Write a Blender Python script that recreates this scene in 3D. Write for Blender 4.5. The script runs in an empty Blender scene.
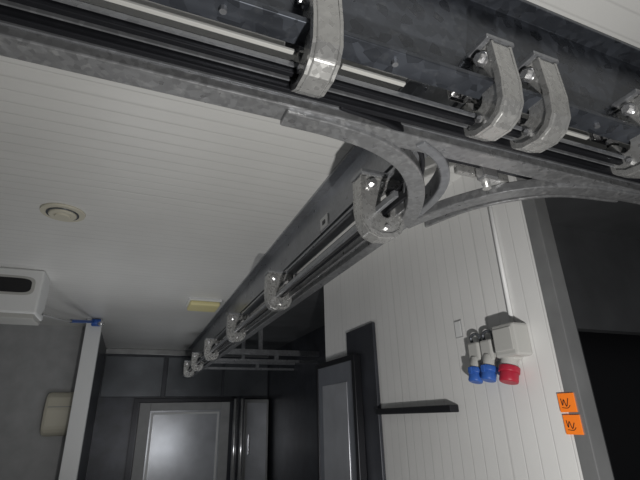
import bpy, bmesh, math, random
from mathutils import Vector, Matrix
random.seed(3)
S=bpy.context.scene
CH=1.6
H=3.1
# ---------------- materials
def mat(name,col,rough=.5,metal=0,emit=None,es=0,noise=0,nscale=20,bump=0,dist=.01):
    m=bpy.data.materials.new(name);m.use_nodes=True
    nt=m.node_tree;b=nt.nodes['Principled BSDF']
    b.inputs['Base Color'].default_value=(*col,1);b.inputs['Roughness'].default_value=rough
    b.inputs['Metallic'].default_value=metal
    if emit: b.inputs['Emission Color'].default_value=(*emit,1);b.inputs['Emission Strength'].default_value=es
    if noise or bump:
        tc=nt.nodes.new('ShaderNodeNewGeometry')
        n=nt.nodes.new('ShaderNodeTexNoise');n.inputs['Scale'].default_value=nscale;n.inputs['Detail'].default_value=5
        nt.links.new(tc.outputs['Position'],n.inputs['Vector'])
        if noise:
            r=nt.nodes.new('ShaderNodeValToRGB')
            r.color_ramp.elements[0].position=.3;r.color_ramp.elements[1].position=.7
            r.color_ramp.elements[0].color=(*[c*(1-noise) for c in col],1)
            r.color_ramp.elements[1].color=(*[min(1,c*(1+noise)) for c in col],1)
            nt.links.new(n.outputs['Fac'],r.inputs[0]);nt.links.new(r.outputs[0],b.inputs['Base Color'])
        if bump:
            bp=nt.nodes.new('ShaderNodeBump');bp.inputs['Strength'].default_value=bump;bp.inputs['Distance'].default_value=dist
            nt.links.new(n.outputs['Fac'],bp.inputs['Height']);nt.links.new(bp.outputs[0],b.inputs['Normal'])
    return m
def galv(name,col,rough,metal,cell=35,var=.3,wear=0,bumps=.06):
    m=mat(name,col,rough,metal);nt=m.node_tree;b=nt.nodes['Principled BSDF'];N=nt.nodes;L=nt.links
    g=N.new('ShaderNodeNewGeometry')
    vo=N.new('ShaderNodeTexVoronoi');vo.inputs['Scale'].default_value=cell;L.new(g.outputs['Position'],vo.inputs['Vector'])
    bw=N.new('ShaderNodeRGBToBW');L.new(vo.outputs['Color'],bw.inputs[0])
    no=N.new('ShaderNodeTexNoise');no.inputs['Scale'].default_value=7;no.inputs['Detail'].default_value=6;L.new(g.outputs['Position'],no.inputs['Vector'])
    ad=N.new('ShaderNodeMath');ad.operation='ADD';L.new(bw.outputs[0],ad.inputs[0]);L.new(no.outputs['Fac'],ad.inputs[1])
    mr=N.new('ShaderNodeMapRange');mr.inputs['From Min'].default_value=.5;mr.inputs['From Max'].default_value=1.5
    mr.inputs['To Min'].default_value=1-var;mr.inputs['To Max'].default_value=1+var;L.new(ad.outputs[0],mr.inputs['Value'])
    mu=N.new('ShaderNodeMixRGB');mu.blend_type='MULTIPLY';mu.inputs[0].default_value=1;mu.inputs[1].default_value=(*col,1);L.new(mr.outputs[0],mu.inputs[2])
    out=mu.outputs[0]
    if wear:
        n2=N.new('ShaderNodeTexNoise');n2.inputs['Scale'].default_value=30;n2.inputs['Detail'].default_value=8;L.new(g.outputs['Position'],n2.inputs['Vector'])
        r=N.new('ShaderNodeMapRange');r.inputs['From Min'].default_value=.58;r.inputs['From Max'].default_value=.68;r.inputs['To Max'].default_value=wear;L.new(n2.outputs['Fac'],r.inputs['Value'])
        mw=N.new('ShaderNodeMixRGB');L.new(r.outputs[0],mw.inputs[0]);L.new(out,mw.inputs[1]);mw.inputs[2].default_value=(.75,.75,.74,1);out=mw.outputs[0]
    L.new(out,b.inputs['Base Color'])
    rr=N.new('ShaderNodeMapRange');rr.inputs['To Min'].default_value=rough-.08;rr.inputs['To Max'].default_value=rough+.08;L.new(bw.outputs[0],rr.inputs['Value']);L.new(rr.outputs[0],b.inputs['Roughness'])
    bp=N.new('ShaderNodeBump');bp.inputs['Strength'].default_value=bumps;bp.inputs['Distance'].default_value=.004
    L.new(no.outputs['Fac'],bp.inputs['Height']);L.new(bp.outputs[0],b.inputs['Normal'])
    return m
def ribmat(name,col,axis,pitch,groove=.06,rough=.35,dark=.75,big=None):
    m=mat(name,col,rough);nt=m.node_tree;b=nt.nodes['Principled BSDF'];N=nt.nodes;L=nt.links
    g=N.new('ShaderNodeNewGeometry');s=N.new('ShaderNodeSeparateXYZ');L.new(g.outputs['Position'],s.inputs[0])
    def groovef(p,w):
        d=N.new('ShaderNodeMath');d.operation='DIVIDE';d.inputs[1].default_value=p;L.new(s.outputs[axis],d.inputs[0])
        f=N.new('ShaderNodeMath');f.operation='FRACT';L.new(d.outputs[0],f.inputs[0])
        pp=N.new('ShaderNodeMath');pp.operation='PINGPONG';pp.inputs[1].default_value=.5;L.new(f.outputs[0],pp.inputs[0])
        mr=N.new('ShaderNodeMapRange');mr.inputs['From Min'].default_value=0;mr.inputs['From Max'].default_value=w
        L.new(pp.outputs[0],mr.inputs['Value']);return mr.outputs[0]
    h=groovef(pitch,groove)
    if big:
        h2=groovef(big,.012);mn=N.new('ShaderNodeMath');mn.operation='MINIMUM';L.new(h,mn.inputs[0]);
        L.new(h2,mn.inputs[1]);hh=mn.outputs[0]
    else: hh=h
    no=N.new('ShaderNodeTexNoise');no.inputs['Scale'].default_value=2.5;no.inputs['Detail'].default_value=4;L.new(g.outputs['Position'],no.inputs['Vector'])
    mx=N.new('ShaderNodeMixRGB');mx.inputs[1].default_value=(*[c*dark for c in col],1);mx.inputs[2].default_value=(*col,1);L.new(hh,mx.inputs[0])
    mr=N.new('ShaderNodeMapRange');mr.inputs['To Min'].default_value=.92;mr.inputs['To Max'].default_value=1.05;L.new(no.outputs['Fac'],mr.inputs['Value'])
    mu=N.new('ShaderNodeMixRGB');mu.blend_type='MULTIPLY';mu.inputs[0].default_value=1;L.new(mx.outputs[0],mu.inputs[1]);L.new(mr.outputs[0],mu.inputs[2])
    L.new(mu.outputs[0],b.inputs['Base Color'])
    bp=N.new('ShaderNodeBump');bp.inputs['Strength'].default_value=.4;bp.inputs['Distance'].default_value=.003
    L.new(hh,bp.inputs['Height']);L.new(bp.outputs[0],b.inputs['Normal'])
    return m
M_ceil=ribmat('ceiling_panel',(.79,.79,.77),1,.1,.07,.4,.87,1.0)
M_wall=ribmat('wall_panel',(.84,.84,.83),1,.1,.05,.35,.86,1.0)
M_galv=galv('galvanised',(.34,.35,.37),.34,.65,45,.16,.05)
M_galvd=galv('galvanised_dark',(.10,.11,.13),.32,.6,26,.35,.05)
M_plate=galv('track_plate',(.34,.345,.355),.34,.65,60,.2,.25)
M_rod=mat('dark_steel',(.028,.029,.034),.35,.6)
M_rodl=mat('bright_steel',(.78,.78,.79),.22,.85)
M_cast=galv('cast_zinc',(.54,.54,.53),.30,.65,70,.15,.25)
M_steel=mat('stainless',(.32,.325,.33),.3,.5,noise=.15,nscale=4)
M_dark=mat('dark_panel',(.052,.056,.068),.35,.3,noise=.25,nscale=4)
M_cab=mat('cold_room_steel',(.13,.14,.155),.25,.5,noise=.2,nscale=2)
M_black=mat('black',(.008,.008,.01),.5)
M_white=mat('white_plastic',(.78,.79,.79),.4)
M_grey=mat('grey_paint',(.40,.405,.41),.45,noise=.1,nscale=5)
M_side=mat('side_room_shade',(.10,.104,.11),.5,noise=.15,nscale=3)  # dimness of the side room put into the surface colour
M_door=mat('door_grey',(.46,.475,.51),.28,.3,noise=.12,nscale=3)
M_leaf=mat('leaf_steel',(.25,.265,.30),.3,.35,noise=.12,nscale=3)
M_lgrey=mat('socket_grey',(.50,.50,.48),.4)
M_blue=mat('blue_plastic',(.035,.12,.45),.4)
M_red=mat('red_plastic',(.42,.02,.045),.4)
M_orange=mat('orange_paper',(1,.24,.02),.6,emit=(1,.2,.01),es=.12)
M_ink=mat('ink',(.02,.01,.01),.8)
M_beige=mat('beige_plastic',(.66,.63,.52),.45)
M_yel=mat('lamp_yellow',(.72,.66,.36),.4,emit=(1,.85,.35),es=.03)
M_floor=mat('floor_concrete',(.3,.3,.29),.5,noise=.25,nscale=3)
# ---------------- helpers
def add(name,me,m,parent=None):
    o=bpy.data.objects.new(name,me);S.collection.objects.link(o)
    if m: me.materials.append(m)
    if parent:o.parent=parent
    return o
def empty(name,loc=(0,0,0)):
    e=bpy.data.objects.new(name,None);S.collection.objects.link(e);e.empty_display_size=.1
    e.location=loc;return e
def bev(o,w,seg=2):
    b=o.modifiers.new('b','BEVEL');b.width=w;b.segments=seg;b.limit_method='ANGLE';return o
def box(name,x0,x1,y0,y1,z0,z1,m,parent=None,b=0,rel=None):
    me=bpy.data.meshes.new(name);bm=bmesh.new()
    vs=[bm.verts.new((x,y,z)) for x in(x0,x1) for y in(y0,y1) for z in(z0,z1)]
    for f in((0,1,3,2),(4,6,7,5),(0,4,5,1),(2,3,7,6),(0,2,6,4),(1,5,7,3)):bm.faces.new([vs[i] for i in f])
    bmesh.ops.recalc_face_normals(bm,faces=bm.faces);bm.to_mesh(me);bm.free()
    o=add(name,me,m,parent)
    if b:bev(o,b)
    return o
def cyl(name,p0,p1,r,m,parent=None,seg=20,r2=None,b=0):
    p0=Vector(p0);p1=Vector(p1);d=p1-p0
    me=bpy.data.meshes.new(name);bm=bmesh.new()
    bmesh.ops.create_cone(bm,cap_ends=True,segments=seg,radius1=r,radius2=r if r2 is None else r2,depth=d.length)
    bmesh.ops.transform(bm,matrix=Matrix.Translation((p0+p1)/2)@d.to_track_quat('Z','Y').to_matrix().to_4x4(),verts=bm.verts)
    for f in bm.faces:f.smooth=len(f.verts)==4 and seg>8
    bm.to_mesh(me);bm.free();o=add(name,me,m,parent)
    if b:bev(o,b)
    return o
def prism(name,prof,axis,a0,a1,m,parent=None,b=0):
    me=bpy.data.meshes.new(name);bm=bmesh.new()
    def P(s,z,a): return (a,s,z) if axis=='X' else (s,a,z)
    v0=[bm.verts.new(P(s,z,a0)) for s,z in prof];v1=[bm.verts.new(P(s,z,a1)) for s,z in prof]
    bm.faces.new(v0);bm.faces.new(v1[::-1]);n=len(prof)
    for i in range(n):bm.faces.new((v0[i],v0[(i+1)%n],v1[(i+1)%n],v1[i]))
    bmesh.ops.recalc_face_normals(bm,faces=bm.faces);bm.to_mesh(me);bm.free()
    o=add(name,me,m,parent)
    if b:bev(o,b)
    return o
def smooth(pts,n=6):
    P=[Vector(p) for p in pts];P=[2*P[0]-P[1]]+P+[2*P[-1]-P[-2]];out=[]
    for i in range(1,len(P)-2):
        for k in range(n):
            t=k/n;a,b,c,d=P[i-1:i+3]
            out.append(.5*((2*b)+(c-a)*t+(2*a-5*b+4*c-d)*t*t+(3*b-a-3*c+d)*t**3))
    out.append(P[-2]);return out
def ribbon(name,pts,w,z0,z1,m,parent=None,b=.006):
    pts=smooth([(x,y,0) for x,y in pts]);me=bpy.data.meshes.new(name);bm=bmesh.new();rings=[]
    for i,p in enumerate(pts):
        t=(pts[min(i+1,len(pts)-1)]-pts[max(i-1,0)]).normalized();n=Vector((-t.y,t.x,0))*w/2
        rings.append([bm.verts.new((q.x,q.y,z)) for q,z in((p-n,z0),(p+n,z0),(p+n,z1),(p-n,z1))])
    for a,c in zip(rings,rings[1:]):
        for k in range(4):bm.faces.new((a[k],a[(k+1)%4],c[(k+1)%4],c[k]))
    bm.faces.new(rings[0]);bm.faces.new(rings[-1][::-1])
    bmesh.ops.recalc_face_normals(bm,faces=bm.faces);bm.to_mesh(me);bm.free();o=add(name,me,m,parent)
    if b:bev(o,b)
    return o
def tube(name,pts,r,m,parent=None):
    cu=bpy.data.curves.new(name,'CURVE');cu.dimensions='3D';cu.bevel_depth=r;cu.bevel_resolution=3
    sp=cu.splines.new('POLY');pp=smooth(pts,5);sp.points.add(len(pp)-1)
    for i,p in enumerate(pp):sp.points[i].co=(*p,1)
    cu.materials.append(m);o=bpy.data.objects.new(name,cu);S.collection.objects.link(o);o.parent=parent;return o
def fix(par):
    for c in par.children:
        if c.matrix_parent_inverse==Matrix.Identity(4): c.matrix_parent_inverse=Matrix.Translation(par.location).inverted()
# ---------------- room shell
box('floor',-5,6.5,-3,11.2,-.1,0,M_floor)
box('ceiling',-5,2.0,-3,11.2,H,H+.12,M_ceil)
box('ceiling.001',2.0,6.5,1.58,11.2,H,H+.12,M_side)  # ceiling section coloured darker for the dim side room
box('ceiling.002',2.0,6.5,-3,1.58,H,H+.12,M_ceil)
box('wall_right',1.9,1.97,1.58,4.45,0,H,M_wall)
box('trim_1',1.895,1.985,1.50,1.58,0,H,M_steel,b=.004)
box('wall_back',-.62,3.1,10.6,10.75,0,H,M_dark)
box('wall_far_right',3.0,3.1,4.45,10.6,0,H,M_dark)
box('wall_return',1.97,3.0,4.37,4.45,0,H,M_dark)
box('wall_left',-5,-.72,8.2,8.35,0,H,M_grey)
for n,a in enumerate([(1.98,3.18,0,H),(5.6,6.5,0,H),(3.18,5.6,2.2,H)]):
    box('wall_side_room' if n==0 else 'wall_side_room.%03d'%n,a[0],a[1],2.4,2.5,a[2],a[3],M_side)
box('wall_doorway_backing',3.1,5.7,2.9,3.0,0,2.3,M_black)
box('partition_wall',-.70,-.62,7.62,10.6,0,H,M_dark)
box('trim_2',-.77,-.55,7.50,7.62,0,H,M_white,b=.01)
# ---------------- support beams (C channels)
def C_beam(axis,s,a0,a1,z0,z1,par,m,w=.085):
    t=.012
    prof=[(s,z0),(s-w,z0),(s-w,z0+.02),(s-t,z0+t),(s-t,z1-t),(s-w,z1-.02),(s-w,z1),(s,z1)]
    prism('channel',prof,axis,a0,a1,m,par,b=.003)
bm_=empty('support_beam',(0,.9,2.6))
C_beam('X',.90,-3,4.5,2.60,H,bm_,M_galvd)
for x in (-1.9,.1,.62,1.5,2.9):
    cyl('flange_bolt',(x,.85,2.585),(x,.85,2.63),.010,M_galv,bm_,8)
fix(bm_)
b2=empty('support_beam.001',(1.13,5,2.7))
C_beam('Y',1.13,.93,10.2,2.70,H,b2,M_galv)
box('label',1.110,1.117,2.50,2.63,2.83,2.92,M_white,b2)
box('label_text',1.108,1.110,2.54,2.59,2.86,2.89,M_rod,b2)
box('web_stiffener',1.10,1.118,.95,10.2,2.80,2.815,M_galv,b2);fix(b2)
# ---------------- rails
r1=empty('overhead_rail',(0,1,2.5))
box('track_plate',-3,4.5,1.035,1.115,2.495,2.53,M_plate,r1,b=.005)
box('track_web',-3,4.5,1.10,1.115,2.53,2.585,M_plate,r1)
box('track_lip',-3,4.5,1.030,1.038,2.53,2.552,M_galv,r1)
box('slot_roof',-3,4.5,.965,1.03,2.565,2.575,M_rod,r1)
box('rail_inner',-3,4.5,.972,.992,2.50,2.565,M_rod,r1,b=.003)
box('rail_inner_lip',-3,4.5,.960,.966,2.525,2.545,M_galv,r1)
box('rail_outer',-3,4.5,.925,.945,2.52,2.565,M_rod,r1,b=.003)
box('rail_outer_lip',-3,4.5,.914,.920,2.535,2.550,M_galv,r1)
for i,(a,b_) in enumerate([(-3,.31),(.46,.68),(1.33,1.5),(1.9,4.5)]):
    box('ceiling_gap_strip_%d'%i,a,b_,.888,.903,2.562,2.572,M_lgrey,r1,b=.002)  # pale strips stand in for lit ceiling showing through the beam gap
fix(r1)
r2=empty('overhead_rail.001',(1.15,5,2.5))
box('track_plate',1.145,1.215,1.62,10.2,2.495,2.53,M_plate,r2,b=.005)
box('track_web',1.20,1.215,1.62,10.2,2.53,2.585,M_plate,r2)
box('slot_roof',1.03,1.14,1.45,10.2,2.575,2.585,M_rod,r2)
box('rail_inner',1.085,1.100,1.45,10.2,2.50,2.56,M_plate,r2,b=.003)
box('rail_mid',1.03,1.05,1.35,10.2,2.51,2.55,M_rod,r2,b=.003)
box('rail_outer',.975,.995,1.45,10.2,2.50,2.53,M_galv,r2,b=.003)
fix(r2)
sw=empty('rail_switch',(1.1,1.3,2.5))
ribbon('curve_left',[(.34,1.085),(.52,1.09),(.70,1.12),(.87,1.20),(1.01,1.34),(1.12,1.53),(1.17,1.70)],.075,2.480,2.53,M_plate,sw)
ribbon('curve_left_lip',[(.52,1.125),(.69,1.155),(.85,1.23),(.98,1.37),(1.08,1.55)],.008,2.53,2.56,M_galv,sw,b=0)
ribbon('curve_right',[(2.3,1.07),(1.85,1.09),(1.6,1.14),(1.42,1.25),(1.29,1.42),(1.21,1.6),(1.18,1.7)],.07,2.482,2.53,M_plate,sw)
ribbon('curve_inner',[(.84,1.06),(.98,1.13),(1.09,1.25),(1.15,1.40),(1.175,1.6)],.04,2.486,2.58,M_galv,sw)
ribbon('curve_rod',[(.5,1.0),(.72,1.03),(.88,1.12),(.98,1.25),(1.03,1.4)],.018,2.50,2.56,M_rod,sw)
ribbon('curve_rod_b',[(2.0,1.15),(1.7,1.2),(1.52,1.31),(1.39,1.47),(1.31,1.7)],.018,2.50,2.56,M_plate,sw)
box('switch_block',1.22,1.30,1.16,1.21,2.49,2.56,M_rodl,sw,b=.01)
cyl('switch_pin',(1.26,1.20,2.46),(1.26,1.20,2.60),.018,M_cast,sw)
box('switch_tongue',1.14,1.42,1.22,1.245,2.53,2.57,M_cast,sw,b=.006)
box('switch_bar',1.02,1.5,1.165,1.185,2.54,2.58,M_rod,sw)
box('switch_plate',1.04,1.5,1.11,1.24,2.585,2.595,M_rod,sw)
fix(sw)
# ---------------- hanger brackets: chunky cast C clamps, tapering body, bolts and end plates
def bracket(axis,s0,a,top,idx,k=1.0):
    e=empty('hanger_bracket' if idx==0 else 'hanger_bracket.%03d'%idx,(a,s0,2.5) if axis=='X' else (s0,a,2.5))
    prof=[(.0,0),(.245,0),(.245,-.05),(.165,-.055),(.125,-.075),(.105,-.11),
          (.098,-.19),(.108,-.215),(.130,-.222),(.150,-.21),(.155,-.165),(.175,-.150),(.215,-.155),(.22,-.25),
          (.20,-.30),(.155,-.328),(.075,-.335),(.025,-.315),(-.005,-.27),(-.015,-.18),(-.008,-.02)]
    z=top;T=.034
    prism('casting',[(s0+p*k,z+q*k) for p,q in prof],axis,a-T,a+T,M_cast,e,b=.005)
    rim=[(-.008,-.01),(.02,-.01),(.012,-.16),(.020,-.255),(.042,-.292),(.085,-.312),(.145,-.306),(.182,-.284),(.202,-.245),(.202,-.16),(.216,-.16),(.218,-.25),
         (.198,-.299),(.154,-.326),(.076,-.333),(.027,-.313),(-.003,-.268),(-.013,-.18)]
    for sg in(-1,1):
        a0=a+sg*T;prism('side_rim',[(s0+p*k,z+q*k) for p,q in rim],axis,min(a0,a0+sg*.010),max(a0,a0+sg*.010),M_cast,e)
        top_=[(.0,-.002),(.24,-.002),(.24,-.014),(.0,-.014)]
        prism('top_rim',[(s0+p*k,z+q*k) for p,q in top_],axis,min(a0,a0+sg*.010),max(a0,a0+sg*.010),M_cast,e)
    def P(s,zz,off=0): return (a+off,s0+s*k,z+zz*k) if axis=='X' else (s0+s*k,a+off,z+zz*k)
    cyl('bolt',P(.19,-.135),P(.19,.06),.012,M_rodl,e,12)
    cyl('nut',P(.19,-.09),P(.19,-.05),.028,M_rodl,e,6)
    cyl('nut_low',P(.19,-.135),P(.19,-.112),.025,M_rodl,e,6)
    cyl('nut_top',P(.19,.018),P(.19,.044),.025,M_rodl,e,6)
    cyl('side_bolt',P(.055,-.045,-.062),P(.055,-.045,.062),.018,M_rodl,e,6)
    cyl('side_washer',P(.055,-.045,-.046),P(.055,-.045,.046),.026,M_rodl,e,16)
    cyl('side_bolt_low',P(.12,-.275,-.046),P(.12,-.275,.046),.013,M_rodl,e,6)
    q=[(-.01,-.002),(.27,-.002),(.27,.018),(-.01,.018)]
    prism('clamp_plate',[(s0+p*k,z+r*k) for p,r in q],axis,a-.06,a+.06,M_galv,e,b=.003)
    q=[(.226,-.09),(.245,-.09),(.245,.0),(.226,.0)]
    prism('end_plate',[(s0+p*k,z+r*k) for p,r in q],axis,a-.055,a+.055,M_rodl,e,b=.003)
    fix(e)
kk=0
for x in (-1.3,.37,1.01,1.22,1.76,3.2):
    bracket('X',.79,x,2.76,kk,.9);kk+=1
for y in (1.66,3.3,4.9,6.6,8.1,9.3):
    bracket('Y',.91,y,2.70,kk,.98 if y<2 else .9);kk+=1
for i,y in enumerate((7.3,8.6)):
    e=empty('cross_rail' if i==0 else 'cross_rail.001',(1.8,y,2.6))
    box('bar',1.14,3.0,y,y+.07,2.60,2.69,M_galv,e,b=.005)
    box('hanger',1.9,1.96,y,y+.06,2.69,H,M_galv,e)
    box('lower_bar',1.22,3.0,y+.1,y+.14,2.50,2.54,M_galv,e)
    box('tie',2.2,2.26,y+.05,y+.12,2.52,2.62,M_galv,e)
    fix(e)
# ---------------- ceiling vent
v=empty('ceiling_vent',(-.65,3.5,H))
def disc(name,z0,z1,r,r2,m):cyl(name,(-.65,3.5,z0),(-.65,3.5,z1),r,m,v,40,r2)
disc('flange',H-.015,H,.150,.155,M_beige);disc('gap',H-.022,H-.012,.112,.112,M_cab)
disc('ring',H-.035,H-.02,.090,.102,M_beige);disc('core',H-.045,H-.03,.05,.06,M_beige);fix(v)
l=empty('ceiling_lamp',(.77,6.0,H))
box('base',.55,.98,5.78,6.2,H-.03,H,M_white,l,b=.005)
box('diffuser',.57,.96,5.8,6.18,H-.09,H-.03,M_yel,l,b=.02)
fix(l)
ev=empty('evaporator_unit',(-1.3,5.2,2.8))
box('housing',-1.72,-.99,5.1,5.5,2.64,H,M_white,ev,b=.02)
box('drip_tray',-1.70,-1.01,5.12,5.48,2.59,2.65,M_lgrey,ev,b=.01)
def sup(a,b_,cx,cz):return [(cx+a*math.copysign(abs(math.cos(t))**.4,math.cos(t)),cz+b_*math.copysign(abs(math.sin(t))**.5,math.sin(t))) for t in [i*math.pi/16 for i in range(32)]]
prism('grille_opening',sup(.22,.075,-1.30,2.92),'Y',5.088,5.12,M_black,ev)
prism('grille_frame',sup(.25,.10,-1.30,2.92),'Y',5.093,5.12,M_lgrey,ev);fix(ev)
hp=empty('blue_hose',(-.8,6.5,2.7))
tube('hose',[(-.99,5.4,2.70),(-.87,6.2,2.80),(-.74,7.0,2.95),(-.66,7.46,3.04)],.013,M_grey,hp)
tube('hose_blue',[(-.84,6.4,2.835),(-.74,7.0,2.953),(-.66,7.46,3.045)],.022,M_blue,hp)
cyl('coupling',(-.69,7.44,3.03),(-.57,7.44,3.03),.055,M_blue,hp,b=.008)
cyl('coupling_end',(-.60,7.42,3.02),(-.52,7.40,3.01),.035,M_rodl,hp);fix(hp)
dp=empty('soap_dispenser',(-1.0,8.1,1.75))
prof=[(8.2,1.43),(8.06,1.45),(7.98,1.53),(7.95,1.8),(7.99,1.98),(8.06,2.06),(8.2,2.06)]
prism('body',prof,'X',-1.18,-.74,M_beige,dp,b=.05)
box('lid_line',-1.13,-.79,7.952,7.985,1.84,1.85,M_grey,dp);fix(dp)
# ---------------- back doors
d1=empty('door_1',(1.1,10.55,0))
box('leaf',.2,2.1,10.53,10.6,0,1.98,M_door,d1,b=.01)
for n,a in enumerate([(.2,.42),(1.9,2.1)]):box('stile_%d'%n,a[0],a[1],10.50,10.535,0,1.98,M_grey,d1,b=.008)
box('top_rail',.42,1.9,10.50,10.535,1.82,1.98,M_grey,d1,b=.008)
box('inner_bead',.45,1.87,10.50,10.53,1.74,1.78,M_white,d1);box('inner_bead_l',.45,.49,10.50,10.53,0,1.74,M_white,d1);box('inner_bead_r',1.83,1.87,10.50,10.53,0,1.74,M_white,d1)
box('frame_left',.08,.17,10.48,10.6,0,1.99,M_rod,d1);box('frame_top',.08,2.25,10.48,10.6,1.99,2.06,M_rod,d1)
fix(d1)
cc=empty('cold_room_cabinet',(2.6,10.3,1))
box('body',2.38,2.93,10.25,10.54,0,2.02,M_steel,cc,b=.01)
box('door_panel',2.43,2.88,10.23,10.25,.1,1.95,M_door,cc,b=.006)
box('handle',2.47,2.50,10.19,10.23,.9,1.3,M_rodl,cc,b=.005);fix(cc)
for i,(x,y) in enumerate([(2.1,9.9),(2.25,9.9)]):
    cyl('steel_pipe' if i==0 else 'steel_pipe.001',(x,y,0),(x,y,2.02),.045,M_rodl)
for i,(a,b_) in enumerate([(-.6,.6),(.68,1.9),(1.95,2.98)]):
    box('trim_%d'%(6+i),a,b_,10.57,10.6,2.10,2.94,M_cab,b=.01)
box('trim_3',-.62,3.0,10.56,10.6,2.98,3.1,M_steel,b=.01)
# ---------------- right wall things
dl=empty('swing_door',(1.85,4.2,0))
box('leaf',1.83,1.868,3.62,4.55,0.0,2.10,M_leaf,dl,b=.005)
box('edge_near',1.80,1.868,3.58,3.64,0,2.12,M_rod,dl,b=.004)
box('edge_top',1.82,1.868,3.64,4.50,2.08,2.13,M_rod,dl,b=.004)
box('edge_far',1.82,1.868,4.50,4.56,0,2.13,M_rod,dl,b=.004)
box('inner_panel',1.822,1.83,3.80,4.38,.3,1.9,M_door,dl,b=.003);fix(dl)
box('trim_5',1.87,1.90,3.33,3.86,0,2.36,M_dark,b=.004)  # dark panel modelled in place of the folded door's cast shadow
box('wall_rail',1.83,1.90,2.36,3.31,1.61,1.655,M_rod,b=.006)
so=empty('industrial_socket',(1.9,1.95,1.95))
def sock(y,z,c,r=.036,s=1):
    box('backbox',1.83,1.90,y-.045*s,y+.045*s,z,z+.12*s,M_lgrey,so,b=.012)
    cyl('barrel',(1.855,y,z+.03),(1.83,y,z-.05*s),r,M_lgrey,so,24,b=.004)
    cyl('collar',(1.838,y,z-.03*s),(1.828,y,z-.06*s),r+.010,c,so,24,b=.004)
    cyl('cap',(1.832,y,z-.05*s),(1.815,y,z-.105*s),r+.004,c,so,24,b=.008)
    box('hinge',1.785,1.805,y-.014,y+.014,z-.06,z-.02,c,so,b=.004)
sock(2.08,1.87,M_blue);sock(1.975,1.87,M_blue)
box('backbox_big',1.79,1.90,1.71,1.87,1.87,2.04,M_lgrey,so,b=.014)
box('backbox_lid',1.783,1.792,1.725,1.855,1.90,2.02,M_lgrey,so,b=.006)
sock(1.83,1.855,M_red,.044,1.05)
for yy in(2.08,1.975):
    tube('cover_handle',[(1.87,yy+.035,1.98),(1.86,yy+.035,2.025),(1.86,yy,2.04),(1.86,yy-.035,2.025),(1.87,yy-.035,1.98)],.009,M_cab,so)
fix(so)
cyl('conduit',(1.885,1.80,2.04),(1.885,1.80,H),.011,M_white)
pl=empty('blank_plate',(1.9,2.29,2.12))
box('plate',1.893,1.90,2.22,2.29,2.05,2.16,M_grey,pl,b=.003)
box('inset',1.890,1.894,2.227,2.283,2.057,2.153,M_white,pl,b=.003);fix(pl)
for i,(z,y) in enumerate([(1.595,1.54),(1.50,1.535)]):
    e=empty('sticky_note' if i==0 else 'sticky_note.001',(1.885,y,z))
    box('paper',1.888,1.8945,y-.01,y+.075,z,z+.083,M_orange,e)
    tube('scribble',[(1.887,y+.06,z+.06),(1.887,y+.055,z+.03),(1.887,y+.045,z+.055),(1.887,y+.035,z+.025),(1.887,y+.02,z+.06-.01*i)],.0018,M_ink,e)
    tube('scribble_b',[(1.887,y+.06,z+.02),(1.887,y+.03,z+.018),(1.887,y+.015,z+.03)],.0014,M_ink,e)
    fix(e)
# ---------------- lights
def area(name,loc,tgt,size,power,col=(1,1,1)):
    L=bpy.data.lights.new(name,'AREA');L.size=size;L.energy=power;L.color=col
    o=bpy.data.objects.new(name,L);S.collection.objects.link(o);o.location=loc
    o.rotation_euler=(Vector(tgt)-Vector(loc)).to_track_quat('-Z','Y').to_euler();return o
area('hand_lamp',(.5,.05,.85),(1.15,2.5,2.25),.06,45,(1,.98,.95))
area('room_fill',(-.2,5.2,.7),(0,5.5,3.1),1.2,13,(.97,.98,1))  # added fill light, no visible source, lifts the ceiling
area('corridor_fill',(1.0,7.2,1.0),(1.3,10.5,1.9),.6,6,(.94,.97,1))  # unseen fill light aimed at the back wall
wd=bpy.data.worlds.new('w');S.world=wd;wd.use_nodes=True
wd.node_tree.nodes['Background'].inputs[0].default_value=(.9,.94,1,1);wd.node_tree.nodes['Background'].inputs[1].default_value=.06
# ---------------- camera
cd=bpy.data.cameras.new('camera');co=bpy.data.objects.new('camera',cd);S.collection.objects.link(co)
cd.lens=435/640*36;cd.sensor_width=36;cd.clip_start=.02
f=Vector((.3587,.854,.378)).normalized();up=Vector((-.1218,-.358,.9256));rt=f.cross(up).normalized();up=rt.cross(f)
m=Matrix((rt,up,-f)).transposed().to_4x4();m.translation=(0,0,CH);co.matrix_world=m
S.camera=co
S.view_settings.view_transform='Standard'
